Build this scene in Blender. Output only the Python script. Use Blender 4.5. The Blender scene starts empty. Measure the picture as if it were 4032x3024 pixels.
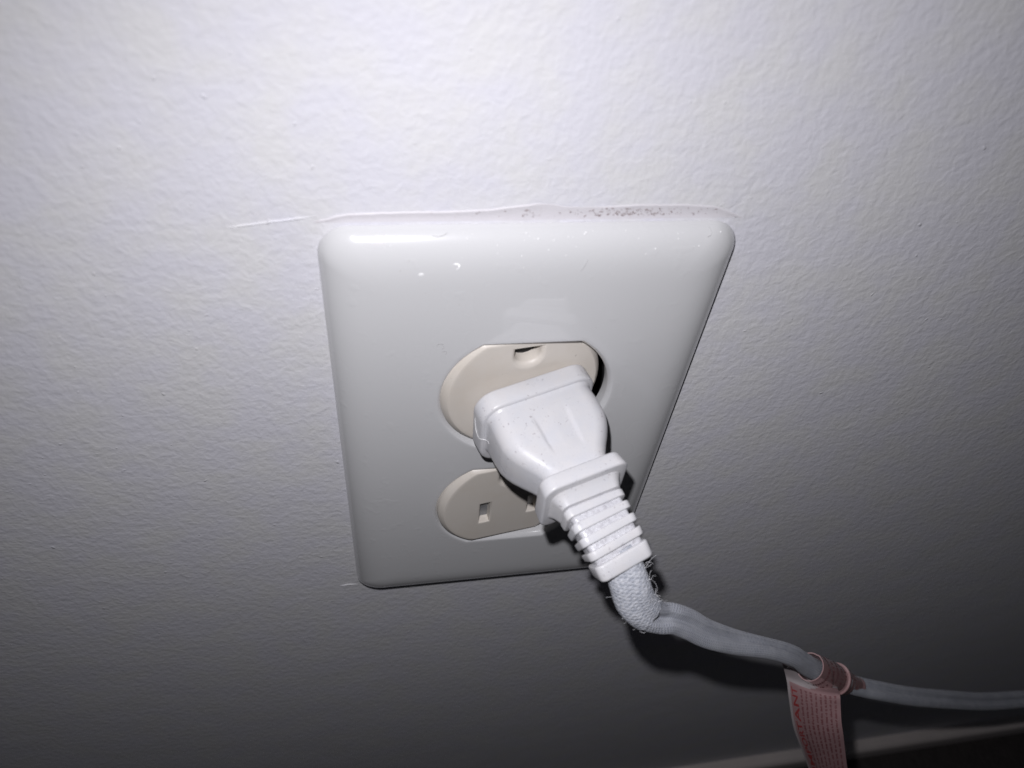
import bpy, bmesh, math, random
from mathutils import Vector, Matrix
random.seed(7)
scene = bpy.context.scene
C = scene.collection
MM = 0.001

# ------------------------------------------------------------------ camera, world, light
cam_d = bpy.data.cameras.new("camera")
cam = bpy.data.objects.new("camera", cam_d); C.objects.link(cam)
CP = Vector((-28.858, -104.139, 128.980))                      # millimetres
RX = Vector((0.98332789, -0.15742852, 0.09100839))
DN = Vector((-0.05196297, -0.72288407, -0.68901268))
FW = Vector((0.17425876, 0.67279632, -0.71901251))
m = Matrix((RX, -DN, -FW)).transposed().to_4x4()
m.translation = CP * MM
cam.matrix_world = m
cam_d.sensor_width = 36.0
cam_d.lens = 36.0 * 2877.38 / 4032.0
cam_d.clip_start = 0.005; cam_d.clip_end = 50
cam_d.dof.use_dof = True
cam_d.dof.focus_distance = 0.168
cam_d.dof.aperture_fstop = 18.0
scene.camera = cam

w = bpy.data.worlds.new("World"); scene.world = w; w.use_nodes = True
w.node_tree.nodes["Background"].inputs[0].default_value = (0.8, 0.85, 1.0, 1)
w.node_tree.nodes["Background"].inputs[1].default_value = 0.013

ld = bpy.data.lights.new("flash", 'SPOT')                       # the phone's flash beside the lens
lo = bpy.data.objects.new("flash", ld); C.objects.link(lo)
LP = CP + (-5.4) * RX + (-13.0) * DN + 3.5 * FW
lo.location = LP * MM
aim = (FW + 0.15 * RX + 0.60 * DN).normalized()
lo.rotation_euler = aim.to_track_quat('-Z', 'Y').to_euler()
ld.energy = 0.925
ld.spot_size = math.radians(177); ld.spot_blend = 1.0
ld.shadow_soft_size = 0.0016
ld.color = (0.965, 0.955, 1.0)

scene.view_settings.view_transform = 'Standard'
scene.view_settings.look = 'None'
scene.view_settings.exposure = 0.0
scene.view_settings.gamma = 1.0

# ------------------------------------------------------------------ helpers
def link(name, bm, mat, parent=None, smooth=True, sharp=38):
    bmesh.ops.recalc_face_normals(bm, faces=bm.faces)
    if smooth:
        lim = math.radians(sharp)
        for f in bm.faces: f.smooth = True
        for e in bm.edges:
            if len(e.link_faces) == 2 and e.calc_face_angle(0) > lim: e.smooth = False
    me = bpy.data.meshes.new(name)
    bm.transform(Matrix.Scale(MM, 4))
    bm.to_mesh(me); bm.free()
    if not isinstance(mat, (list, tuple)): mat = [mat]
    for q in mat: me.materials.append(q)
    o = bpy.data.objects.new(name, me); C.objects.link(o)
    if parent: put(o, parent)
    return o

def put(o, parent):
    o.parent = parent
    o.matrix_parent_inverse = Matrix.Translation(-Vector(parent.location)) if parent.type == 'EMPTY' and not parent.parent else Matrix.Identity(4)

def thing(name, loc, label, cat):
    o = bpy.data.objects.new(name, None); C.objects.link(o)
    o.empty_display_size = 0.01
    o.location = Vector(loc) * MM
    o['label'] = label; o['category'] = cat
    return o

def sm(x, a, b2):
    t = max(0, min(1, (x - a) / (b2 - a))); return t * t * (3 - 2 * t)

def bridge(bm, a, b):
    n = len(a)
    for i in range(n):
        j = (i + 1) % n
        try: bm.faces.new((a[i], a[j], b[j], b[i]))
        except ValueError: pass

def rrect(hw, hh, r, seg=8):
    """rounded rectangle outline, same point count whatever the radius"""
    r = max(0.02, min(r, hw - 0.01, hh - 0.01)); out = []
    for cx, cy, a0 in ((hw - r, hh - r, 0), (-hw + r, hh - r, 90), (-hw + r, -hh + r, 180), (hw - r, -hh + r, 270)):
        for k in range(seg + 1):
            a = math.radians(a0 + 90 * k / seg)
            out.append((cx + r * math.cos(a), cy + r * math.sin(a)))
    return out

def dflat(r, f, seg=30):
    """circle of radius r cut by two flats at +-f"""
    a0 = math.asin(min(0.999, f / r)); out = []
    for s in (0, 1):
        for k in range(seg + 1):
            a = -a0 + 2 * a0 * k / seg + s * math.pi
            out.append((r * math.cos(a), r * math.sin(a)))
        y = f if s == 0 else -f
        xx = r * math.cos(a0) * (1 if s == 0 else -1)
        for t in (0.25, 0.5, 0.75): out.append((xx * (1 - 2 * t), y))
    return out

def N(nt, kind, **kw):
    n = nt.nodes.new(kind)
    for k, v in kw.items():
        if k in n.inputs: n.inputs[k].default_value = v
        else: setattr(n, k, v)
    return n

def base_mat(name, col, rough=0.5, spec=0.5, coat=0.0, sss=0.0):
    mt = bpy.data.materials.new(name); mt.use_nodes = True
    nt = mt.node_tree; b = nt.nodes["Principled BSDF"]
    b.inputs["Base Color"].default_value = (*col, 1)
    b.inputs["Roughness"].default_value = rough
    b.inputs["Specular IOR Level"].default_value = spec
    b.inputs["Coat Weight"].default_value = coat
    b.inputs["Coat Roughness"].default_value = 0.06
    if sss:
        b.inputs["Subsurface Weight"].default_value = sss
        b.inputs["Subsurface Scale"].default_value = 0.001
    return mt, nt, b

def mixcol(nt, fac, a, b_):
    mx = nt.nodes.new("ShaderNodeMix"); mx.data_type = 'RGBA'
    if isinstance(fac, float): mx.inputs[0].default_value = fac
    else: nt.links.new(fac, mx.inputs[0])
    for i, v in ((6, a), (7, b_)):
        if isinstance(v, tuple): mx.inputs[i].default_value = (*v, 1)
        else: nt.links.new(v, mx.inputs[i])
    return mx.outputs[2]

def ramp(nt, src, stops):
    r = nt.nodes.new("ShaderNodeValToRGB"); nt.links.new(src, r.inputs[0])
    e = r.color_ramp.elements
    e[0].position, e[1].position = stops[0][0], stops[-1][0]
    e[0].color = (stops[0][1],) * 3 + (1,); e[1].color = (stops[-1][1],) * 3 + (1,)
    for p, v in stops[1:-1]:
        q = e.new(p); q.color = (v, v, v, 1)
    return r.outputs[0]

def objcoord(nt): return nt.nodes.new("ShaderNodeTexCoord").outputs["Object"]

def noise(nt, co, scale, detail=2, rough=0.5, dist=0.0):
    n = N(nt, "ShaderNodeTexNoise", Scale=scale, Detail=detail, Roughness=rough, Distortion=dist)
    nt.links.new(co, n.inputs["Vector"]); return n.outputs["Fac"]

def bump(nt, b, h, dist, strength=1.0, prev=None):
    n = N(nt, "ShaderNodeBump", Strength=strength, Distance=dist)
    nt.links.new(h, n.inputs["Height"])
    if prev: nt.links.new(prev, n.inputs["Normal"])
    nt.links.new(n.outputs[0], b.inputs["Normal"]); return n.outputs[0]

# ------------------------------------------------------------------ materials
def wall_material():
    mt, nt, b = base_mat("wall_paint", (0.7, 0.7, 0.73), 0.55, 0.35)
    co = objcoord(nt)
    big = noise(nt, co, 85, 3, 0.55)
    col = mixcol(nt, ramp(nt, big, [(0.40, 0), (0.62, 1)]), (0.690, 0.684, 0.735), (0.700, 0.694, 0.704))
    nt.links.new(col, b.inputs["Base Color"])
    n1 = noise(nt, co, 500, 2.0, 0.5, 0.3)
    n2 = noise(nt, co, 1000, 2.0, 0.55)
    n3 = noise(nt, co, 60, 2.0, 0.5)
    h1 = ramp(nt, n1, [(0.30, 0), (0.5, 0.45), (0.72, 1)])
    p = bump(nt, b, h1, 0.00021, 0.40)
    p = bump(nt, b, n2, 0.00010, 0.4, p)
    p = bump(nt, b, n3, 0.0010, 0.22, p)
    sp = ramp(nt, noise(nt, co, 520, 1.0), [(0.74, 0), (0.82, 1)])
    bump(nt, b, sp, 0.00025, 0.5, p)
    nt.links.new(ramp(nt, n2, [(0.3, 0.40), (0.7, 0.62)]), b.inputs["Roughness"])
    return mt
MAT_WALL = wall_material()

def plate_material():
    mt, nt, b = base_mat("plate_plastic", (0.60, 0.605, 0.61), 0.25, 0.24, coat=0.9)
    b.inputs["Coat Roughness"].default_value = 0.022
    co = objcoord(nt)
    sm = noise(nt, co, 45, 3, 0.6)
    nt.links.new(ramp(nt, sm, [(0.3, 0.19), (0.7, 0.30)]), b.inputs["Roughness"])
    sp = ramp(nt, noise(nt, co, 900, 2, 0.7), [(0.70, 0), (0.76, 1)])
    far = ramp(nt, noise(nt, co, 70, 2, 0.6), [(0.50, 0), (0.62, 0.55)])
    mul = N(nt, "ShaderNodeMath", operation='MULTIPLY'); nt.links.new(sp, mul.inputs[0]); nt.links.new(far, mul.inputs[1])
    nt.links.new(mixcol(nt, mul.outputs[0], (0.62, 0.62, 0.627), (0.42, 0.40, 0.38)), b.inputs["Base Color"])
    p = bump(nt, b, noise(nt, co, 160, 2), 0.00006, 0.25)
    p = bump(nt, b, ramp(nt, noise(nt, co, 260, 2, 0.6), [(0.62, 0), (0.72, 1)]), 0.00004, 0.5, p)

    return mt
MAT_PLATE = plate_material()

def cream_material():
    mt, nt, b = base_mat("receptacle_nylon", (0.62, 0.54, 0.46), 0.42, 0.45)
    co = objcoord(nt)
    st = ramp(nt, noise(nt, co, 110, 4, 0.65), [(0.42, 0), (0.75, 0.6)])
    c1 = mixcol(nt, st, (0.66, 0.615, 0.56), (0.625, 0.565, 0.49))
    sp = ramp(nt, noise(nt, co, 800, 3, 0.7), [(0.68, 0), (0.75, 0.75)])
    far = ramp(nt, noise(nt, co, 90, 2, 0.6), [(0.52, 0), (0.62, 1)])
    mul = N(nt, "ShaderNodeMath", operation='MULTIPLY'); nt.links.new(sp, mul.inputs[0]); nt.links.new(far, mul.inputs[1])
    nt.links.new(mixcol(nt, mul.outputs[0], c1, (0.16, 0.12, 0.10)), b.inputs["Base Color"])
    bump(nt, b, noise(nt, co, 500, 2), 0.00004, 0.3)
    return mt
MAT_CREAM = cream_material()

def plug_material():
    mt, nt, b = base_mat("plug_vinyl", (0.8, 0.79, 0.8), 0.34, 0.5)
    co = objcoord(nt)
    v = noise(nt, co, 260, 3, 0.6)
    c1 = mixcol(nt, ramp(nt, v, [(0.35, 0), (0.7, 1)]), (0.64, 0.63, 0.64), (0.61, 0.612, 0.64))
    sp = ramp(nt, noise(nt, co, 1500, 2, 0.6), [(0.64, 0), (0.70, 0.7)])
    far = ramp(nt, noise(nt, co, 170, 2, 0.6), [(0.46, 0), (0.60, 1)])
    mul = N(nt, "ShaderNodeMath", operation='MULTIPLY'); nt.links.new(sp, mul.inputs[0]); nt.links.new(far, mul.inputs[1])
    nt.links.new(mixcol(nt, mul.outputs[0], c1, (0.34, 0.31, 0.33)), b.inputs["Base Color"])
    nt.links.new(ramp(nt, noise(nt, co, 420, 2), [(0.3, 0.27), (0.7, 0.45)]), b.inputs["Roughness"])
    p = bump(nt, b, noise(nt, co, 2600, 2), 0.00003, 0.5)
    bump(nt, b, noise(nt, co, 300, 2), 0.00010, 0.35, p)
    return mt
MAT_PLUG = plug_material()

def groove_material():
    mt, nt, b = base_mat("glued_groove", (0.72, 0.72, 0.75), 0.25, 0.6)
    co = objcoord(nt)
    n = noise(nt, co, 900, 3, 0.7)
    nt.links.new(mixcol(nt, ramp(nt, n, [(0.45, 0), (0.68, 1)]), (0.62, 0.62, 0.65), (0.46, 0.45, 0.48)), b.inputs["Base Color"])
    bump(nt, b, n, 0.00025, 0.8)
    return mt
MAT_GROOVE = groove_material()

def cord_material():
    mt, nt, b = base_mat("braided_cloth", (0.3, 0.32, 0.36), 0.75, 0.25)
    b.inputs["Sheen Weight"].default_value = 0.25
    tc = nt.nodes.new("ShaderNodeTexCoord")
    sep = nt.nodes.new("ShaderNodeSeparateXYZ"); nt.links.new(tc.outputs["UV"], sep.inputs[0])
    def wave(kx, ky):
        a = N(nt, "ShaderNodeMath", operation='MULTIPLY'); nt.links.new(sep.outputs[0], a.inputs[0]); a.inputs[1].default_value = kx
        c = N(nt, "ShaderNodeMath", operation='MULTIPLY_ADD'); nt.links.new(sep.outputs[1], c.inputs[0]); c.inputs[1].default_value = ky
        nt.links.new(a.outputs[0], c.inputs[2])
        s = N(nt, "ShaderNodeMath", operation='SINE'); nt.links.new(c.outputs[0], s.inputs[0]); return s.outputs[0]
    # u: around (0..1), v: millimetres along
    w1 = wave(2 * math.pi * 14, 9.5); w2 = wave(-2 * math.pi * 14, 9.5)
    mxx = N(nt, "ShaderNodeMath", operation='MAXIMUM'); nt.links.new(w1, mxx.inputs[0]); nt.links.new(w2, mxx.inputs[1])
    co = tc.outputs["Object"]
    fuzz = noise(nt, co, 2600, 3, 0.7)
    blot = noise(nt, co, 240, 3, 0.6)
    t = ramp(nt, mxx.outputs[0], [(0.0, 0), (1.0, 1)])
    c1 = mixcol(nt, t, (0.19, 0.205, 0.255), (0.42, 0.435, 0.485))
    c2 = mixcol(nt, ramp(nt, blot, [(0.40, 0), (0.72, 0.55)]), c1, (0.47, 0.485, 0.52))
    c3 = mixcol(nt, ramp(nt, fuzz, [(0.55, 0), (0.75, 0.6)]), c2, (0.56, 0.56, 0.58))
    nt.links.new(c3, b.inputs["Base Color"])
    p = bump(nt, b, mxx.outputs[0], 0.00009, 0.8)
    bump(nt, b, fuzz, 0.00018, 0.6, p)
    return mt
MAT_CORD = cord_material()

def frayed_material():
    mt, nt, b = base_mat("frayed_braid", (0.45, 0.46, 0.5), 0.5, 0.5)
    co = objcoord(nt)
    tc = nt.nodes.new("ShaderNodeTexCoord")
    sep = nt.nodes.new("ShaderNodeSeparateXYZ"); nt.links.new(tc.outputs["UV"], sep.inputs[0])
    ws = []
    for kx in (13, -13):
        a = N(nt, "ShaderNodeMath", operation='MULTIPLY'); nt.links.new(sep.outputs[0], a.inputs[0]); a.inputs[1].default_value = 2 * math.pi * kx
        c = N(nt, "ShaderNodeMath", operation='MULTIPLY_ADD'); nt.links.new(sep.outputs[1], c.inputs[0]); c.inputs[1].default_value = 9.0; nt.links.new(a.outputs[0], c.inputs[2])
        q = N(nt, "ShaderNodeMath", operation='SINE'); nt.links.new(c.outputs[0], q.inputs[0]); ws.append(q)
    v = N(nt, "ShaderNodeMath", operation='MAXIMUM'); nt.links.new(ws[0].outputs[0], v.inputs[0]); nt.links.new(ws[1].outputs[0], v.inputs[1])
    n = noise(nt, co, 1500, 3, 0.7)
    c1 = mixcol(nt, ramp(nt, n, [(0.38, 0), (0.68, 1)]), (0.36, 0.38, 0.43), (0.60, 0.61, 0.65))
    nt.links.new(c1, b.inputs["Base Color"])
    p = bump(nt, b, v.outputs[0], 0.00008, 0.5)
    bump(nt, b, n, 0.00028, 0.7, p)
    return mt
MAT_FRAY = frayed_material()

MAT_FIBRE = base_mat("loose_thread", (0.75, 0.75, 0.78), 0.6)[0]
MAT_LINT = base_mat("white_lint", (0.85, 0.85, 0.85), 0.6)[0]
MAT_DARK = base_mat("dark_dirt", (0.30, 0.25, 0.25), 0.8)[0]
MAT_HAIR = base_mat("grey_hair", (0.38, 0.37, 0.37), 0.7)[0]
MAT_SPECK = base_mat("white_paint_fleck", (0.85, 0.85, 0.85), 0.3)[0]
MAT_BOX = base_mat("box_metal_hole_shade", (0.012, 0.011, 0.012), 0.8)[0]  # dark box metal; also the painted shade at the back of the ground holes
mt_, nt_, b_ = base_mat("contact_metal", (0.30, 0.31, 0.33), 0.45); b_.inputs["Metallic"].default_value = 0.6; MAT_METAL = mt_
def caulk_material():
    mt, nt, b = base_mat("caulk", (0.72, 0.68, 0.69), 0.45, 0.4)
    co = objcoord(nt)
    sp = ramp(nt, noise(nt, co, 700, 3, 0.7), [(0.60, 0), (0.68, 0.5)])
    nt.links.new(mixcol(nt, sp, (0.66, 0.64, 0.665), (0.56, 0.52, 0.53)), b.inputs["Base Color"])
    bump(nt, b, noise(nt, co, 400, 2), 0.0002, 0.4); return mt
MAT_CAULK = caulk_material()
def trim_material():
    mt, nt, b = base_mat("trim_paint", (0.62, 0.57, 0.54), 0.5, 0.4)
    co = objcoord(nt)
    nt.links.new(mixcol(nt, noise(nt, co, 60, 4, 0.6), (0.66, 0.60, 0.57), (0.52, 0.47, 0.45)), b.inputs["Base Color"])
    return mt
MAT_TRIM = trim_material()
def floor_material():
    mt, nt, b = base_mat("dark_floor", (0.03, 0.026, 0.024), 0.8)
    co = objcoord(nt)
    nt.links.new(mixcol(nt, noise(nt, co, 150, 4, 0.7), (0.02, 0.017, 0.016), (0.06, 0.05, 0.048)), b.inputs["Base Color"])
    bump(nt, b, noise(nt, co, 400, 3), 0.002, 0.6)
    return mt
MAT_FLOOR = floor_material()
def tag_material():
    mt, nt, b = base_mat("tag_paper", (0.66, 0.52, 0.54), 0.55, 0.4)
    co = objcoord(nt)
    nt.links.new(mixcol(nt, noise(nt, co, 250, 3), (0.32, 0.20, 0.205), (0.27, 0.16, 0.165)), b.inputs["Base Color"])
    return mt
MAT_TAG = tag_material()
MAT_MARGIN_LIT_EDGE = base_mat("tag_margin_lit_edge", (0.36, 0.32, 0.325), 0.4)[0]  # unprinted margin, and light painted along the left edge
MAT_WRAP = base_mat("tag_wrap", (0.38, 0.23, 0.23), 0.25, 0.6, coat=1.0)[0]
MAT_WRAP.node_tree.nodes["Principled BSDF"].inputs["Coat Roughness"].default_value = 0.13
MAT_WRAP.node_tree.nodes["Principled BSDF"].inputs["Coat IOR"].default_value = 2.0
MAT_RED = base_mat("red_print", (0.27, 0.04, 0.04), 0.6)[0]
MAT_FINE = base_mat("fine_red_print", (0.17, 0.055, 0.06), 0.6)[0]

# ------------------------------------------------------------------ the setting
def struct(name, bm, mat, smooth=False):
    o = link(name, bm, mat, None, smooth); o['kind'] = 'structure'; return o

BOARD_TOP = -299.0
bm = bmesh.new()
xs = [-900, -26, 24, 1200]; zs = [-330, -46, 46, 700]
V = {}
for i, x in enumerate(xs):
    for k, z in enumerate(zs): V[i, k] = bm.verts.new((x, 0, z))
for i in range(3):
    for k in range(3):
        if (i, k) == (1, 1): continue
        bm.faces.new((V[i, k], V[i + 1, k], V[i + 1, k + 1], V[i, k + 1]))
# plaster thickness around the box opening
back = {}
for key in ((1, 1), (2, 1), (2, 2), (1, 2)):
    v = V[key].co; back[key] = bm.verts.new((v.x, 12, v.z))
ks = [(1, 1), (2, 1), (2, 2), (1, 2)]
for a in range(4):
    b2 = (a + 1) % 4
    bm.faces.new((V[ks[a]], V[ks[b2]], back[ks[b2]], back[ks[a]]))
wall = struct('wall', bm, MAT_WALL)

def boxmesh(bm, x0, x1, y0, y1, z0, z1):
    vs = [bm.verts.new((x, y, z)) for x in (x0, x1) for y in (y0, y1) for z in (z0, z1)]
    for f in ((0, 1, 3, 2), (4, 6, 7, 5), (0, 4, 5, 1), (2, 3, 7, 6), (0, 2, 6, 4), (1, 5, 7, 3)):
        bm.faces.new([vs[i] for i in f])

bm = bmesh.new()                                                # skirting: profile swept along x
prof = [(0.0, BOARD_TOP), (-4.6, BOARD_TOP - 0.4), (-5.8, BOARD_TOP - 1.4), (-6.4, BOARD_TOP - 3.2), (-6.4, BOARD_TOP - 15), (0.0, BOARD_TOP - 15)]
ra = [bm.verts.new((-900, y, z)) for y, z in prof]; rb = [bm.verts.new((1200, y, z)) for y, z in prof]
bridge(bm, ra, rb); bm.faces.new(ra); bm.faces.new(rb[::-1])
struct('skirting_board', bm, MAT_TRIM)
bm = bmesh.new()
vs = [bm.verts.new(p) for p in ((-900, 0, BOARD_TOP - 13.0), (1200, 0, BOARD_TOP - 13.0), (1200, -1500, BOARD_TOP - 13.0), (-900, -1500, BOARD_TOP - 13.0))]
bm.faces.new(vs)
struct('floor', bm, MAT_FLOOR)

# caulk film above the plate and little ridges of old paint: pieces of the wall
def film(pts, zlow, h, name, mat):
    """thin film on the wall under the curve pts (x, z), lower edge at zlow, rounded upper lip"""
    bm = bmesh.new(); rings = []
    for i, (x, z) in enumerate(pts):
        e = min(1.0, min(i, len(pts) - 1 - i) / 3.0 + 0.12)
        hh = h * e * (0.85 + 0.3 * random.random()) * (1 - .75 * sm(x, -3, 0) * (1 - sm(x, 8, 14)) - .3 * sm(x, 14, 20))
        zl = zlow
        z = zl + (z - zl) * (0.12 + 0.88 * sm(min(i, len(pts) - 1 - i), -1, 7))
        rings.append([bm.verts.new((x, y, zz)) for y, zz in ((0.05, z + 0.12), (-hh * 0.7, z + 0.02), (-hh, z - 0.14), (-hh * 0.7, z - 0.34), (-hh * 0.4, (z + zl) / 2 - 0.2), (-hh * 0.5, zl), (0.05, zl))])
    for a, b2 in zip(rings, rings[1:]):
        for k in range(len(a) - 1): bm.faces.new((a[k], a[k + 1], b2[k + 1], b2[k]))
    return link(name, bm, mat, wall, True, 80)
def dense(p, step=0.8):
    out = []
    for (x0, z0), (x1, z1) in zip(p, p[1:]):
        n = max(1, int((x1 - x0) / step))
        for k in range(n):
            t = k / n; out.append((x0 + (x1 - x0) * t, z0 + (z1 - z0) * t + random.uniform(-.05, .05)))
    out.append(p[-1]); return out
film(dense([(-38.5, 59.8), (-34.5, 60.1), (-29, 60.3), (-21.6, 60.4), (-15.3, 60.45), (-10.1, 60.7), (-4.7, 61.35), (-1.5, 61.75), (1, 61.6), (3, 61.1), (6, 61.0), (11.9, 61.1), (16.2, 61.35), (24, 61.3), (30.6, 60.9), (35, 60.2), (36.6, 59.0)]), 58.6, 0.18, 'caulk_bead', MAT_CAULK)

def ridge(pts, wd, h, name='paint_ridge'):
    bm = bmesh.new(); rings = []
    for i, (x, z) in enumerate(pts):
        e = min(1.0, min(i, len(pts) - 1 - i) / 3.0 + 0.15); ww = wd * e
        rings.append([bm.verts.new((x, y, zz)) for y, zz in ((0.03, z + ww), (-h * e * .7, z + ww * .5), (-h * e, z), (-h * e * .6, z - ww * .6), (0.03, z - ww))])
    for a, b2 in zip(rings, rings[1:]):
        for k in range(len(a) - 1): bm.faces.new((a[k], a[k + 1], b2[k + 1], b2[k]))
    return link(name, bm, MAT_WALL, wall, True, 80)
ridge(dense([(-52, 57.9), (-47, 58.6), (-42, 59.2), (-38.2, 59.85)]), 0.22, 0.20)
ridge(dense([(-43.5, -60.9), (-41.0, -60.6), (-38.6, -60.9)], .5), 0.22, 0.22)

bm = bmesh.new()                                                # chips of dirt caught in the caulk
def blob(bm, c, rx, ry, rz, n=6, jit=0.35, rot=0.0):
    top = bm.verts.new((c[0], c[1] - ry, c[2])); ring = []
    for k in range(n):
        a = 2 * math.pi * k / n; q = 1 + random.uniform(-jit, jit)
        u, v = rx * q * math.cos(a), rz * q * math.sin(a)
        ring.append(bm.verts.new((c[0] + u * math.cos(rot) - v * math.sin(rot), c[1] + 0.03, c[2] + u * math.sin(rot) + v * math.cos(rot))))
    for k in range(n): bm.faces.new((ring[k], ring[(k + 1) % n], top))
for k in range(170):
    x = random.choice((random.gauss(17, 6.5), random.uniform(-12, 33), random.gauss(15, 4)))
    if x > 34 or x < -20: continue
    z = random.uniform(59.35, 60.9)
    s = random.choice((.06, .08, .10, .16))
    blob(bm, (x, -0.12 - 0.12 * (x < 30), z), s * random.uniform(1, 2.2), 0.06, s * random.uniform(.5, 1), 6, .4, random.uniform(-1, 1))
d = link('dirt_chips', bm, MAT_DARK, wall); d['kind'] = 'stuff'

# ------------------------------------------------------------------ the outlet: plate, box, receptacles
outlet = thing('electrical_outlet', (-1.2, 0, 0), 'white glossy duplex outlet cover plate with cream sockets, mounted on the textured wall', 'electrical outlet')
PW, PH, PX, PT = 37.2, 59.0, -1.2, 5.5
bm = bmesh.new()
rings = []
D = [0.0, 0.0, 0.12, 0.35, 0.7, 1.2, 1.8, 2.6, 3.6, 4.8, 6.2, 7.8, 9.6, 12.0]
for i, dd in enumerate(D):
    if i == 0: hgt = 0.15; dd = 2.4
    elif i == 1: hgt = 1.5; dd = 0.0
    else:
        t = dd / 12.0; hgt = 1.5 + (PT - 1.5) * (1 - (1 - t) ** 3.4) ** 0.62
    rings.append([bm.verts.new((PX + x, -hgt, z)) for x, z in rrect(PW - dd, PH - dd, max(1.6, 5.6 - dd * 0.45), 10)])
for a, b2 in zip(rings, rings[1:]): bridge(bm, a, b2)
def ring_edges(bm, ring): return [bm.edges.get((ring[i], ring[(i + 1) % len(ring)])) or bm.edges.new((ring[i], ring[(i + 1) % len(ring)])) for i in range(len(ring))]
fill = ring_edges(bm, rings[-1])
for cz in (19.45, -19.45):
    hr = []
    for off, y in ((1.6, PT), (0.95, PT), (0.8, PT - 0.05), (0.45, PT - 0.38), (0.1, PT - 0.8), (0.0, PT - 1.05), (0.0, 2.2), (0.8, 2.0)):
        hr.append([bm.verts.new((x, -y, cz + z)) for x, z in dflat(17.3 + off, 14.45 + off)])
    for a, b2 in zip(hr, hr[1:]): bridge(bm, a, b2)
    fill += ring_edges(bm, hr[0])
bmesh.ops.triangle_fill(bm, use_beauty=True, edges=fill, normal=(0, -1, 0))
plate = link('cover_plate', bm, MAT_PLATE, outlet, True, 50)

bm = bmesh.new()                                                # metal box in the wall behind it
boxmesh(bm, -26, 24, 11, 58, -46, 46)
for f in list(bm.faces):
    if abs(f.calc_center_median().y - 11) < .1: bm.faces.remove(f)
link('outlet_box', bm, MAT_BOX, outlet, False)

bm = bmesh.new()                                                # centre screw
rs = []
for r, y in ((2.9, PT - .2), (2.9, PT + .25), (2.5, PT + .55), (1.6, PT + .8)):
    rs.append([bm.verts.new((r * math.cos(a * math.pi / 12), -y, r * math.sin(a * math.pi / 12))) for a in range(24)])
for a, b2 in zip(rs, rs[1:]): bridge(bm, a, b2)
bm.faces.new(rs[-1])
link('screw', bm, MAT_PLATE, outlet)

# receptacle: yawed a little in its box, the left side standing proud
RY, RP = math.radians(8.0), math.radians(1.2)
RM = Matrix.Rotation(RY, 3, 'Z') @ Matrix.Rotation(-RP, 3, 'X')
def rec(x, y, z):                                               # y: depth below the face (positive goes in)
    return Vector((-0.4, -4.7, 0.7)) + RM @ Vector((x, y, z))
def dshape(wd, ht, off=0.0, seg=8):
    """flat top, round bottom"""
    w2, top, bot = wd + off * .6, ht + off * .12, ht + off
    out = [(w2, top), (0, top), (-w2, top), (-w2, 0)]
    for k in range(1, seg):
        a = math.pi + math.pi * k / seg
        out.append((w2 * math.cos(a), bot * math.sin(a)))
    out.append((w2, 0)); return out
def rectshape(wd, ht, off=0.0):
    wd += off; ht += off
    return [(wd, ht), (0, ht), (-wd, ht), (-wd, 0), (-wd, -ht), (0, -ht), (wd, -ht), (wd, 0)]
def receptacle(cz):
    bm = bmesh.new(); rr = []
    for off, y in ((2.0, 0.0), (1.3, 0.0), (1.15, 0.06), (0.65, 0.55), (0.2, 1.0), (0.06, 1.3), (0.0, 1.8), (0.0, 11.0)):
        rr.append([bm.verts.new(rec(x, y, cz + z)) for x, z in dflat(17.15 - off, 14.25 - off * .62)])
    for a, b2 in zip(rr, rr[1:]): bridge(bm, a, b2)
    fl = ring_edges(bm, rr[0]); floors = []
    for (hx, hz, shp, a1, a2, ch) in ((0.2, cz + (9.75 if cz > 0 else 9.7), dshape, 2.75, 2.15, 1.4), (-5.7, cz - 2.65, rectshape, 1.3, 3.9 if cz < 0 else 2.6, 0.25), (6.5, cz - 2.65, rectshape, 1.2, 3.3, 0.25)):
        hr = []
        cd = min(ch, .9)
        for off, y in ((ch + .3, 0.0), (ch, 0.0), (ch * .45, cd * .25), (ch * .12, cd * .65), (0, cd), (0, 2.9 if shp is rectshape else 3.4)):
            hr.append([bm.verts.new(rec(hx + x, y, hz + z)) for x, z in shp(a1, a2, off)])
        for a, b2 in zip(hr, hr[1:]): bridge(bm, a, b2)
        floors.append((hx, hz, shp, a1, a2))
        fl += ring_edges(bm, hr[0])
    bmesh.ops.triangle_fill(bm, use_beauty=True, edges=fl, normal=(0, -1, 0))
    o = link('socket_face', bm, MAT_CREAM, outlet, True, 46)
    for i, (hx, hz, shp, a1, a2) in enumerate(floors):          # metal contacts in the slots; ground hole's shade painted as a near-black back
        bm = bmesh.new()
        a = [bm.verts.new(rec(hx + x, 2.1 if i else 3.3, hz + z)) for x, z in shp(a1, a2)]
        b2 = [bm.verts.new(rec(hx + x, 4.6, hz + z)) for x, z in shp(a1, a2)]
        bridge(bm, a, b2); bm.faces.new(a)
        k = link('contact_and_shade', bm, MAT_METAL if i else MAT_BOX, None, False)
        k.parent = o; 
    return o
receptacle(19.45); receptacle(-19.45)
bm = bmesh.new()                                                # yoke that holds both sockets
for y0 in (11.0,):
    vs = [rec(x, y, z) for x in (-13, 13) for y in (11.0, 22.0) for z in (-33, 33)]
    bv = [bm.verts.new(v) for v in vs]
    for f in ((0, 1, 3, 2), (4, 6, 7, 5), (0, 4, 5, 1), (2, 3, 7, 6), (0, 2, 6, 4), (1, 5, 7, 3)): bm.faces.new([bv[i] for i in f])
link('yoke', bm, MAT_BOX, outlet, False)

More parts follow.
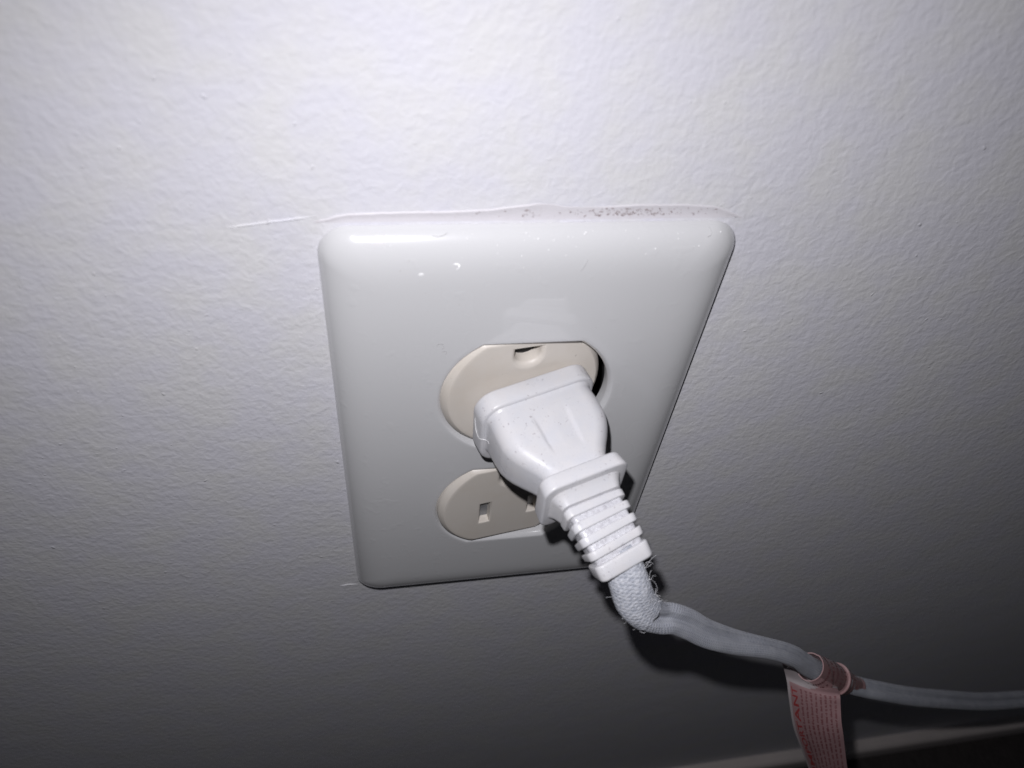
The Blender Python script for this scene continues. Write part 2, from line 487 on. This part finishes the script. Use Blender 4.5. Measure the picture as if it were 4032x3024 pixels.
# flecks of paint and dust stuck to the top of the plate
bm = bmesh.new()
def plate_h(x, z):
    dd = min(PW - abs(x - PX), PH - abs(z)); t = min(1, max(0, dd / 12))
    return 1.5 + (PT - 1.5) * (1 - (1 - t) ** 3.4) ** 0.62
for k in range(38):
    x = random.uniform(-28, 32); z = 58.3 - abs(random.gauss(0, 2.7)); 
    if z < 46: continue
    s = random.choice((.08, .10, .12, .17))
    blob(bm, (x, -plate_h(x, z) + .02, z), s, s * .9, s, 7, .2)
blob(bm, (-21.5, -plate_h(-21.5, 51.6) + .01, 51.6), .55, .14, .38, 9, .2)
for k in range(7):                                              # curl of dried paint
    a = -1.2 + k * 0.55
    blob(bm, (-15.6 + .55 * math.cos(a), -plate_h(-15.6, 53.0) + .01, 53.0 + .5 * math.sin(a)), .22, .16, .2, 7, .15)
s_ = link('paint_flecks', bm, MAT_SPECK, outlet); s_['kind'] = 'stuff'

# a few short dark hairs lying on the plate
bm = bmesh.new()
for hx, hz, hl, crv in ((-17.6, 34.2, 3.4, 5.0), (-16.9, 32.8, 1.8, 4.0), (6.4, 51.6, 2.6, .6), (-27, 57.6, 2.2, 1.5), (-19.5, 58.0, 3.0, 1.2), (29, 57.2, 2.0, 3.0)):
    a = random.uniform(-.5, .5) if crv > 1 else .9; x, z = hx, hz; pts = []
    for k in range(10):
        pts.append(Vector((x, -plate_h(x, z) - .05, z))); a += crv / 10 * random.uniform(.3, 1.6)
        x += hl / 10 * math.cos(a); z += hl / 10 * math.sin(a)
    rg = [[bm.verts.new(p + Vector((0, -.035, .05))), bm.verts.new(p + Vector((0, -.035, -.05))), bm.verts.new(p + Vector((0, .04, 0)))] for p in pts]
    for q1, q2 in zip(rg, rg[1:]): bridge(bm, q1, q2)
s_ = link('dust_hairs', bm, MAT_HAIR, outlet); s_['kind'] = 'stuff'

# ------------------------------------------------------------------ power cord: plug, strain relief, braided cord
power = thing('power_cord', (0.9, -6, 17.4), 'white two-prong plug pushed into the upper socket, with grey braided cloth cord trailing right', 'power cord')
F0 = Matrix(((0.95622265, -0.29000386, -0.03919182), (0.28645088, 0.95496495, -0.07738106), (0.05986762, 0.06276699, 0.99622398)))
O0 = Vector((0.915, -6.0, 17.40))
def straight(u, s, v): return O0 + F0 @ Vector((u, -s, v))
KP, KY, KR, DR, SB = 0.051, 0.019, -0.020, 2.375, 26.0
yaw0, pit0, rol0 = 0.295, 0.063, -0.06
def fr(y, p, r): return Matrix.Rotation(y, 3, 'Z') @ Matrix.Rotation(p, 3, 'X') @ Matrix.Rotation(r, 3, 'Y')
SP = []; pos = O0 + F0 @ Vector((0, -SB, 0)); s = SB; ya, pi_, ro = yaw0, pit0, rol0
while s < 45:
    Fk = fr(ya, pi_, ro); SP.append((s, pos.copy(), Fk)); pos = pos + Fk @ Vector((0, -.1, 0)); s += .1
    ya += KY * .1; pi_ += KP * .1; ro += KR * .1
def bent(u, s, v):
    if s <= SB: return straight(u, s, v)
    k = min(len(SP) - 1, int(round((s - SB) / .1))); _, p, Fk = SP[k]
    return p + Fk @ Vector((u, -(s - SP[k][0]), v))

def loft(name, st, parent, mat=None, fn=bent, seg=9, warp=None, cap=True, sharp=45, sub=1):
    """st: stations (s, half width, half height, corner radius)"""
    full = []
    for a, b2 in zip(st, st[1:]):
        for k in range(sub): full.append([a[i] + (b2[i] - a[i]) * k / sub for i in range(4)])
    full.append(st[-1])
    bm = bmesh.new(); rg = []
    for (s, hw, hh, r) in full:
        row = []
        for u, v in rrect(hw, hh, r, seg):
            if warp: u, v = warp(u, s, v)
            row.append(bm.verts.new(fn(u, s, v)))
        rg.append(row)
    for a, b2 in zip(rg, rg[1:]): bridge(bm, a, b2)
    if cap: bm.faces.new(rg[0][::-1]); bm.faces.new(rg[-1])
    return link(name, bm, mat or MAT_PLUG, parent, True, sharp)

plug = bpy.data.objects.new('plug', None); C.objects.link(plug); put(plug, power); plug.empty_display_size = .01
def plugpart(name, st, **kw):
    o = loft(name, st, None, **kw); o.parent = power; o.matrix_parent_inverse = Matrix.Translation(-Vector(power.location)); return o
bpy.data.objects.remove(plug)

def slab(s0, s1, w0, h0, r0, w1, h1, r1, e=0.45):
    """thick collar with rounded rims; sizes run linearly from s0 to s1"""
    out = []
    for s, k in ((s0, 1.0), (s0 + e * .12, .55), (s0 + e * .45, .16), (s0 + e, 0), (s1 - e, 0), (s1 - e * .45, .16), (s1 - e * .12, .55), (s1, 1.0)):
        t = (s - s0) / (s1 - s0); g = k * e
        out.append((s, w0 + (w1 - w0) * t - g, h0 + (h1 - h0) * t - g, max(.3, r0 + (r1 - r0) * t - g)))
    return out
plugpart('plug_flange', slab(-0.6, 3.55, 12.7, 8.6, 4.4, 12.6, 8.5, 4.4, .55), warp=lambda u, s, v: (u, v if v > 0 else v * 1.16))

# body: shield-shaped in plan, with a shallow finger scoop
def body_w(s):
    tb = [(3.2, 11.8), (4.0, 11.35), (6, 11.45), (8, 11.5), (10.4, 11.45), (12, 11.0), (13.5, 10.3), (15.2, 9.2), (17, 7.9), (18.5, 7.0), (20.4, 6.5)]
    for a, b2 in zip(tb, tb[1:]):
        if s <= b2[0]:
            t = (s - a[0]) / (b2[0] - a[0]); return a[1] + (b2[1] - a[1]) * max(0, t)
    return tb[-1][1]
bm = bmesh.new()
SN, TOPN = 56, 44
rows = []
for i in range(SN + 1):
    s = 3.2 + (20.6 - 3.2) * i / SN
    hw = body_w(s); hh = 7.35 - 1.9 * sm(s, 3.2, 20.6) + 0.45 * (1 - sm(s, 3.2, 4.1)); r = 3.6 - .6 * sm(s, 8, 20)
    row = []
    pts = []
    for k in range(TOPN + 1): pts.append(((hw - r) * (1 - 2 * k / TOPN), hh))                  # top, right to left
    for k in range(1, 10): a = math.radians(90 + 9 * k); pts.append((-(hw - r) + r * math.cos(a), hh - r + r * math.sin(a)))
    pts.append((-hw, 0))
    for k in range(0, 10): a = math.radians(180 + 10 * k); pts.append((-(hw - r) + r * math.cos(a), -(hh - r) + r * math.sin(a)))
    for k in range(0, 10): a = math.radians(270 + 10 * k); pts.append(((hw - r) + r * math.cos(a), -(hh - r) + r * math.sin(a)))
    pts.append((hw, 0))
    for k in range(1, 10): a = math.radians(9 * k); pts.append(((hw - r) + r * math.cos(a), hh - r + r * math.sin(a)))
    for u, v in pts:
        if v > 2:
            half = 3.75 - .055 * (s - 6.5)
            dx = half - abs(u)
            depth = .42 * sm(dx, -.15, .22) * sm(s, 6.2, 9.5) * (1 - sm(s, 13.0, 16.6))
            depth *= (0.55 + 0.45 * min(1, abs(u) / half))
            v -= depth
        row.append(bm.verts.new(straight(u, s, v)))
    rows.append(row)
for a, b2 in zip(rows, rows[1:]): bridge(bm, a, b2)
bm.faces.new(rows[0][::-1]); bm.faces.new(rows[-1])
body = link('plug_body', bm, MAT_PLUG, None, True, 60); body.parent = power; body.matrix_parent_inverse = Matrix.Translation(-Vector(power.location))

plugpart('plug_collar', slab(20.0, 23.3, 8.6, 6.6, 2.6, 8.9, 6.9, 2.6, .5))
plugpart('neck', [(23.0, 7.9, 5.4, 2.6), (23.5, 7.2, 4.7, 2.3), (24.2, 6.75, 4.15, 2.0), (25.2, 6.35, 3.6, 1.7), (25.6, 6.2, 3.4, 1.5), (25.75, 5.6, 2.8, 1.2)])
for k in range(5):
    s0 = 26.05 + DR * k
    t = k / 4; wr, hr_ = 6.35 - .75 * t, 3.35 - .1 * t
    ln = 1.38 if k < 4 else 2.75
    plugpart('strain_relief_rib', slab(s0, s0 + ln, wr, hr_, 1.5, wr - .1, hr_ - .03, 1.5, .2 if k < 4 else .42), seg=7)
plugpart('strain_relief_core', [(25.5, 5.5, 2.65, 1.0), (36.2, 4.8, 2.4, 1.0)], mat=MAT_GROOVE, sub=20)

for sx, zz in ((-6.2, 3.9), (6.2, 3.2)):                        # blades
    bm = bmesh.new()
    vs = [bm.verts.new(straight(sx + a, s, b2)) for a in (-.75, .75) for s in (-9.5, .4) for b2 in (-zz + .8, zz - .8)]
    for f in ((0, 1, 3, 2), (4, 6, 7, 5), (0, 4, 5, 1), (2, 3, 7, 6), (0, 2, 6, 4), (1, 5, 7, 3)): bm.faces.new([vs[i] for i in f])
    o = link('blade', bm, MAT_METAL, power, False)

# the cord's centre line, millimetres: (x, y, z, half width, half thickness, twist in degrees)
SE = SP[int(round((26.05 + DR * 4 + 2.3 - SB) / .1))]
eA = SE[1] + SE[2] @ Vector((0, 3.0, 0)); eB = SE[1]
CL = [(*eA, 3.4, 2.2, 0), (*eB, 3.5, 2.4, 0),
      (13.9, -43.4, 9.0, 3.6, 2.5, 5), (15.3, -45.3, 5.6, 3.7, 2.6, 5), (17.7, -46.4, 2.6, 3.45, 2.5, 0), (21.0, -46.6, -0.2, 3.05, 2.0, 8),
      (24.6, -46.2, -2.4, 3.0, 1.8, 12), (28.6, -46, -5.9, 3.1, 1.75, 22), (34.8, -46, -12.0, 3.1, 1.75, 34), (43.7, -45, -20.1, 3.1, 1.75, 50),
      (54.3, -44, -28.3, 3.1, 1.75, 66), (65.3, -43, -37.9, 3.1, 1.75, 58), (73.8, -42.5, -47.4, 3.1, 1.75, 45), (86.1, -42, -59.8, 3.0, 1.75, 45),
      (98.5, -42, -69.8, 2.9, 1.75, 45), (109.7, -42, -77.2, 2.9, 1.75, 45), (128.0, -41, -90.2, 2.9, 1.8, 40), (149.8, -39, -105.3, 2.95, 1.8, 30),
      (179.4, -36, -125.2, 3.0, 1.8, 20), (208.8, -33, -141.0, 3.1, 1.8, 10), (251.6, -30, -159.7, 3.1, 1.8, 0), (300, -27, -178, 3.1, 1.8, 0), (350, -25, -196, 3.1, 1.8, 0)]
def cr(p0, p1, p2, p3, t):
    return tuple(0.5 * ((2 * b) + (-a + c) * t + (2 * a - 5 * b + 4 * c - d) * t * t + (-a + 3 * b - 3 * c + d) * t ** 3) for a, b, c, d in zip(p0, p1, p2, p3))
PATH = []
for i in range(len(CL) - 1):
    p = [CL[max(0, i - 1)], CL[i], CL[i + 1], CL[min(len(CL) - 1, i + 2)]]
    L = (Vector(CL[i + 1][:3]) - Vector(CL[i][:3])).length; n = max(2, int(L / 0.45))
    for k in range(n): PATH.append(cr(*p, k / n))
PATH.append(CL[-1])
PP = [Vector(p[:3]) for p in PATH]
LEN = [0.0]
for a, b2 in zip(PP, PP[1:]): LEN.append(LEN[-1] + (b2 - a).length)
VD = Vector((0.30, 0.52, -0.80)).normalized()                   # fixed reference direction for the twist
FRM = []
for i in range(len(PP)):
    T = (PP[min(len(PP) - 1, i + 1)] - PP[max(0, i - 1)]).normalized()
    A = T.cross(VD).normalized(); Bv = A.cross(T).normalized(); FRM.append((T, A, Bv))
def cord_tube(i0, i1, name, mat, grow=0.0, lump=0.0, parent=None):
    bm = bmesh.new(); uvl = bm.loops.layers.uv.new("UVMap"); rg = []; NS = 44
    for i in range(i0, i1 + 1):
        hw, ht, tw = PATH[i][3] + grow, PATH[i][4] + grow, math.radians(PATH[i][5]); T, A, Bv = FRM[i]
        row = []
        for k in range(NS):
            a = 2 * math.pi * (k + .5) / NS
            u = hw * math.cos(a); pinch = 1 - (0.12 if lump else 0.72) * math.exp(-(u / (hw * .24)) ** 2)
            v = ht * math.copysign(abs(math.sin(a)) ** 0.85, math.sin(a)) * pinch
            if lump:
                q = 1 + lump * (math.sin(LEN[i] * 4.2 + 3 * math.sin(a)) * .5 + random.uniform(-1, 1) * .6); u *= q; v *= q
            U = u * math.cos(tw) - v * math.sin(tw); Vv = u * math.sin(tw) + v * math.cos(tw)
            row.append(bm.verts.new(PP[i] + A * U + Bv * Vv))
        rg.append(row)
    for j, (a, b2) in enumerate(zip(rg, rg[1:])):
        for k in range(NS):
            k2 = (k + 1) % NS
            f = bm.faces.new((a[k], a[k2], b2[k2], b2[k]))
            us = (k / NS, (k + 1) / NS, (k + 1) / NS, k / NS); vv = (LEN[i0 + j], LEN[i0 + j], LEN[i0 + j + 1], LEN[i0 + j + 1])
            for l, uu, v2 in zip(f.loops, us, vv): l[uvl].uv = (uu, v2)
    bm.faces.new(rg[0][::-1]); bm.faces.new(rg[-1])
    o = link(name, bm, mat, power, True, 70); return o
iF = min(range(len(LEN)), key=lambda i: abs(LEN[i] - 15.5))     # end of the frayed sleeve at the bend
cord = cord_tube(0, len(PP) - 1, 'cord', MAT_CORD)
sleeve = cord_tube(0, iF, 'frayed_sleeve', MAT_FRAY, 0.18, 0.012)

def thread(bm, pts, r):
    rg = []
    for i, p in enumerate(pts):
        T = (pts[min(len(pts) - 1, i + 1)] - pts[max(0, i - 1)]).normalized(); A = T.orthogonal().normalized(); B2 = T.cross(A)
        rg.append([bm.verts.new(p + A * r * math.cos(k * 2.094) + B2 * r * math.sin(k * 2.094)) for k in range(3)])
    for a, b2 in zip(rg, rg[1:]): bridge(bm, a, b2)
bm = bmesh.new()
def wisp(start, direc, L, curl, r=.035):
    p = Vector(start); d2 = Vector(direc).normalized(); ax = Vector((random.uniform(-1, 1), random.uniform(-1, 1), random.uniform(-1, 1))).normalized()
    pts = [p.copy()]; n = 22; rate = curl * random.uniform(.4, 1.3) / n
    for k in range(n):
        d2 = Matrix.Rotation(rate, 3, ax) @ d2; p = p + d2 * (L / n); pts.append(p.copy())
    thread(bm, pts, r)
for k in range(14):                                             # tuft on the outside of the bend, towards the wall's right
    i = random.randint(int(iF * .45), iF + 6)
    T, A, Bv = FRM[i]
    side = PP[i] - A * PATH[i][3] * .9 if random.random() < .5 else PP[i] + A * PATH[i][3] * .9
    out = (side - PP[i]).normalized()
    wisp(side, out + Vector((random.uniform(-.8, .8), random.uniform(-.8, .4), random.uniform(-.8, .8))), random.uniform(.8, 2.2), 3.2, .03)
for k in range(20):
    i = random.randint(int(iF * .30), int(iF * .85))
    T, A, Bv = FRM[i]
    up = Vector((0.78, -0.05, 0.62))
    wisp(PP[i] + up.normalized() * 2.6, up + Vector((random.uniform(-.7, .7), random.uniform(-.4, .4), random.uniform(-.7, .7))), random.uniform(2.4, 5.4), 7.0, .024)
for k in range(24):
    i = random.randint(iF, int(len(PP) * .45)); T, A, Bv = FRM[i]
    a = random.uniform(0, 6.28); o_ = A * math.cos(a) * PATH[i][3] * .8 + Bv * math.sin(a) * PATH[i][4] * .8
    wisp(PP[i] + o_, o_ + T * random.uniform(-2, 2), random.uniform(.3, .7), 2.5, .02)
fb = link('loose_fibres', bm, MAT_FIBRE, power, True); fb['kind'] = 'stuff'

# ------------------------------------------------------------------ warning tag wrapped round the cord
def at(px, py, y):                                              # point at distance y from the wall seen in direction (px, py)
    d2 = RX * ((px - 2016) / 2877.38) + DN * ((py - 1512) / 2877.38) + FW
    return CP + d2 * ((y - CP.y) / d2.y)
tag = thing('warning_tag', (90, -48, -62), 'pinkish paper warning tag lettered IMPORTANT in red, wrapped round the cord and hanging down', 'cord tag')
LE = [(3080, 2612, -41), (3092, 2655, -42), (3099, 2690, -43.5), (3106, 2750, -46), (3120, 2845, -49.5), (3136, 2900, -51.5), (3158, 2955, -53.5), (3183, 3024, -56), (3205, 3090, -58.5), (3225, 3160, -61), (3240, 3230, -63)]
RE = [(3296, 2700, -45), (3302, 2720, -47), (3308, 2742, -49), (3310, 2785, -51), (3313, 2840, -53.5), (3320, 2890, -55.5), (3327, 2950, -57.5), (3336, 3024, -60), (3346, 3090, -62), (3356, 3160, -64), (3366, 3230, -66)]
LE3 = [at(*p) for p in LE]; RE3 = [at(*p) for p in RE]
def flag(u, v, lift=0.0):
    """u across 0..1, v down 0..1"""
    def ev(P):
        f = v * (len(P) - 1); i = max(0, min(len(P) - 2, int(f))); t = f - i
        a, b2, c, d2 = P[max(0, i - 1)], P[i], P[i + 1], P[min(len(P) - 1, i + 2)]
        return Vector(cr(a, b2, c, d2, t))
    a, b2 = ev(LE3), ev(RE3)
    nrm = (b2 - a).cross(Vector((0.35, -.25, -.9))).normalized()
    if nrm.dot(CP - a) < 0: nrm = -nrm
    return a + (b2 - a) * u + nrm * (lift + 0.9 * math.sin(math.pi * u))
bm = bmesh.new(); G = {}; NU, NV = 20, 60
for side in (0, 1):
    for i in range(NU + 1):
        for j in range(NV + 1): G[side, i, j] = bm.verts.new(flag(i / NU, j / NV, -.12 * side))
for i in range(NU):
    for j in range(NV):
        for side in (0, 1):
            f = bm.faces.new((G[side, i, j], G[side, i + 1, j], G[side, i + 1, j + 1], G[side, i, j + 1]))
            v = j / NV; f.material_index = 1 if (v < .165 - .10 * sm(i / NU, .35, .75) or i == 0) else 0  # pale margin at the top; left column paler as painted light on the edge
for i in range(NU):
    for j in (0, NV): bm.faces.new((G[0, i, j], G[0, i + 1, j], G[1, i + 1, j], G[1, i, j]))
for j in range(NV):
    for i in (0, NU): bm.faces.new((G[0, i, j], G[0, i, j + 1], G[1, i, j + 1], G[1, i, j]))
link('tag_flag', bm, [MAT_TAG, MAT_MARGIN_LIT_EDGE], tag, True, 60)

def letters(body, size):
    cu = bpy.data.curves.new("t", 'FONT'); cu.body = body; cu.size = size; cu.resolution_u = 3; cu.offset = 0.018
    to = bpy.data.objects.new("t", cu); C.objects.link(to)
    me = bpy.data.meshes.new_from_object(to); bpy.data.objects.remove(to)
    vs = [tuple(v.co) for v in me.vertices]; fs = [tuple(p.vertices) for p in me.polygons]; bpy.data.meshes.remove(me)
    return vs, fs
# heading, reading upwards along the left edge
vs, fs = letters("IMPORTANT", 1.0)
x1 = max(v[0] for v in vs); y1 = max(v[1] for v in vs)
bm = bmesh.new()
bv = [bm.verts.new(flag(0.175 - 0.105 * (y / y1) + .06 * (1 - x / x1), 0.70 - 0.495 * (x / x1), 0.16)) for x, y, z in vs]
for f in fs:
    try: bm.faces.new([bv[i] for i in f])
    except ValueError: pass
h_ = link('heading_print', bm, MAT_RED, tag, False); h_['label'] = 'IMPORTANT in red capitals'
# lines of print too small to read
bm = bmesh.new()
for c in range(8):
    u0 = 0.27 + c * 0.092; v = 0.19 + random.uniform(0, .01)
    while v < 0.99:
        word = random.uniform(.010, .040); q = v
        while q < min(.99, v + word):
            hgt = random.choice((.022, .03, .036)); ln = random.uniform(.0035, .006)
            a = [flag(u0 - hgt, q, .14), flag(u0 + random.uniform(.005, .015), q, .14), flag(u0 + random.uniform(.005, .015), q + ln, .14), flag(u0 - hgt * random.uniform(.2, 1), q + ln, .14)]
            bm.faces.new([bm.verts.new(p) for p in a]); q += ln + random.uniform(.001, .003)
        v = q + random.uniform(.004, .01)
fp = link('fine_print', bm, MAT_FINE, tag, False); fp['kind'] = 'stuff'
# the rolled part round the cord
i0 = min(range(len(PP)), key=lambda i: (PP[i] - Vector((75.0, -42.5, -49.0))).length)
i1 = min(range(len(PP)), key=lambda i: (PP[i] - Vector((99.5, -42, -70.5))).length)
def wrap_pt(t, a, lift=0.0):
    f = i0 + (i1 - i0) * t; i = int(f); q = f - i; j = min(len(PP) - 1, i + 1)
    p = PP[i].lerp(PP[j], q); T, A, Bv = FRM[i]
    r = 3.35 + .45 * math.sin(min(1, t * 1.6) * math.pi) - 1.35 * sm(t, .55, 1.0)
    r += .10 * math.sin(t * 46) * sm(t, .55, .7) + .55 * sm(t, .563, .576) * (1 - sm(t, .60, .80))
    r += 0.18 * ((a / 6.2832 + t) % 1.0)
    return p + A * (r + lift) * 1.08 * math.cos(a) + Bv * (r + lift) * .95 * math.sin(a)
bm = bmesh.new(); NT, NA = 90, 48; rows = []
TS = sorted([i / NT for i in range(NT + 1)] + [.562 + .018 * i / 24 for i in range(1, 24)])
for t_ in TS: rows.append([bm.verts.new(wrap_pt(t_, 2 * math.pi * k / NA)) for k in range(NA)])
inner = [[bm.verts.new(wrap_pt(t_, 2 * math.pi * k / NA, -.25)) for k in range(NA)] for t_ in (0, 1)]
for a, b2 in zip(rows, rows[1:]): bridge(bm, a, b2)
bridge(bm, inner[0], rows[0]); bridge(bm, inner[1], rows[-1]); bridge(bm, inner[0], inner[1])
link('tag_wrap', bm, MAT_WRAP, tag, True, 60)
bm = bmesh.new()
for c in range(8):
    t0 = (.10, .20, .30, .40, .49, .70, .80, .89)[c]; a = 0
    while a < 2 * math.pi:
        da = random.uniform(.05, .12)
        if random.random() < .75:
            ps = [wrap_pt(t0, a, .05), wrap_pt(t0 + random.uniform(.02, .04), a, .05), wrap_pt(t0 + random.uniform(.02, .04), a + da, .05), wrap_pt(t0, a + da, .05)]
            bm.faces.new([bm.verts.new(p) for p in ps])
        a += da + .05
fp = link('fine_print', bm, MAT_FINE, tag, False); fp['kind'] = 'stuff'

# ------------------------------------------------------------------ a hair caught on the plug
bm = bmesh.new()
hp = [(-12.72, 0.6, 3.0), (-12.74, 0.9, 1.2), (-12.75, 1.5, -0.4), (-12.75, 2.4, -1.0), (-12.70, 3.1, -0.9), (-12.1, 3.62, -0.8), (-11.5, 4.2, -0.9), (-11.42, 5.0, -1.0)]
pts = []
for i in range(len(hp) - 1):
    p = [hp[max(0, i - 1)], hp[i], hp[i + 1], hp[min(len(hp) - 1, i + 2)]]
    for k in range(5): pts.append(straight(*cr(*p, k / 5)))
thread(bm, pts, .07)
hair = link('lint_strand', bm, MAT_LINT, None); hair['label'] = "thin white thread of lint clinging to the left side of the plug's flange"; hair['category'] = 'lint'
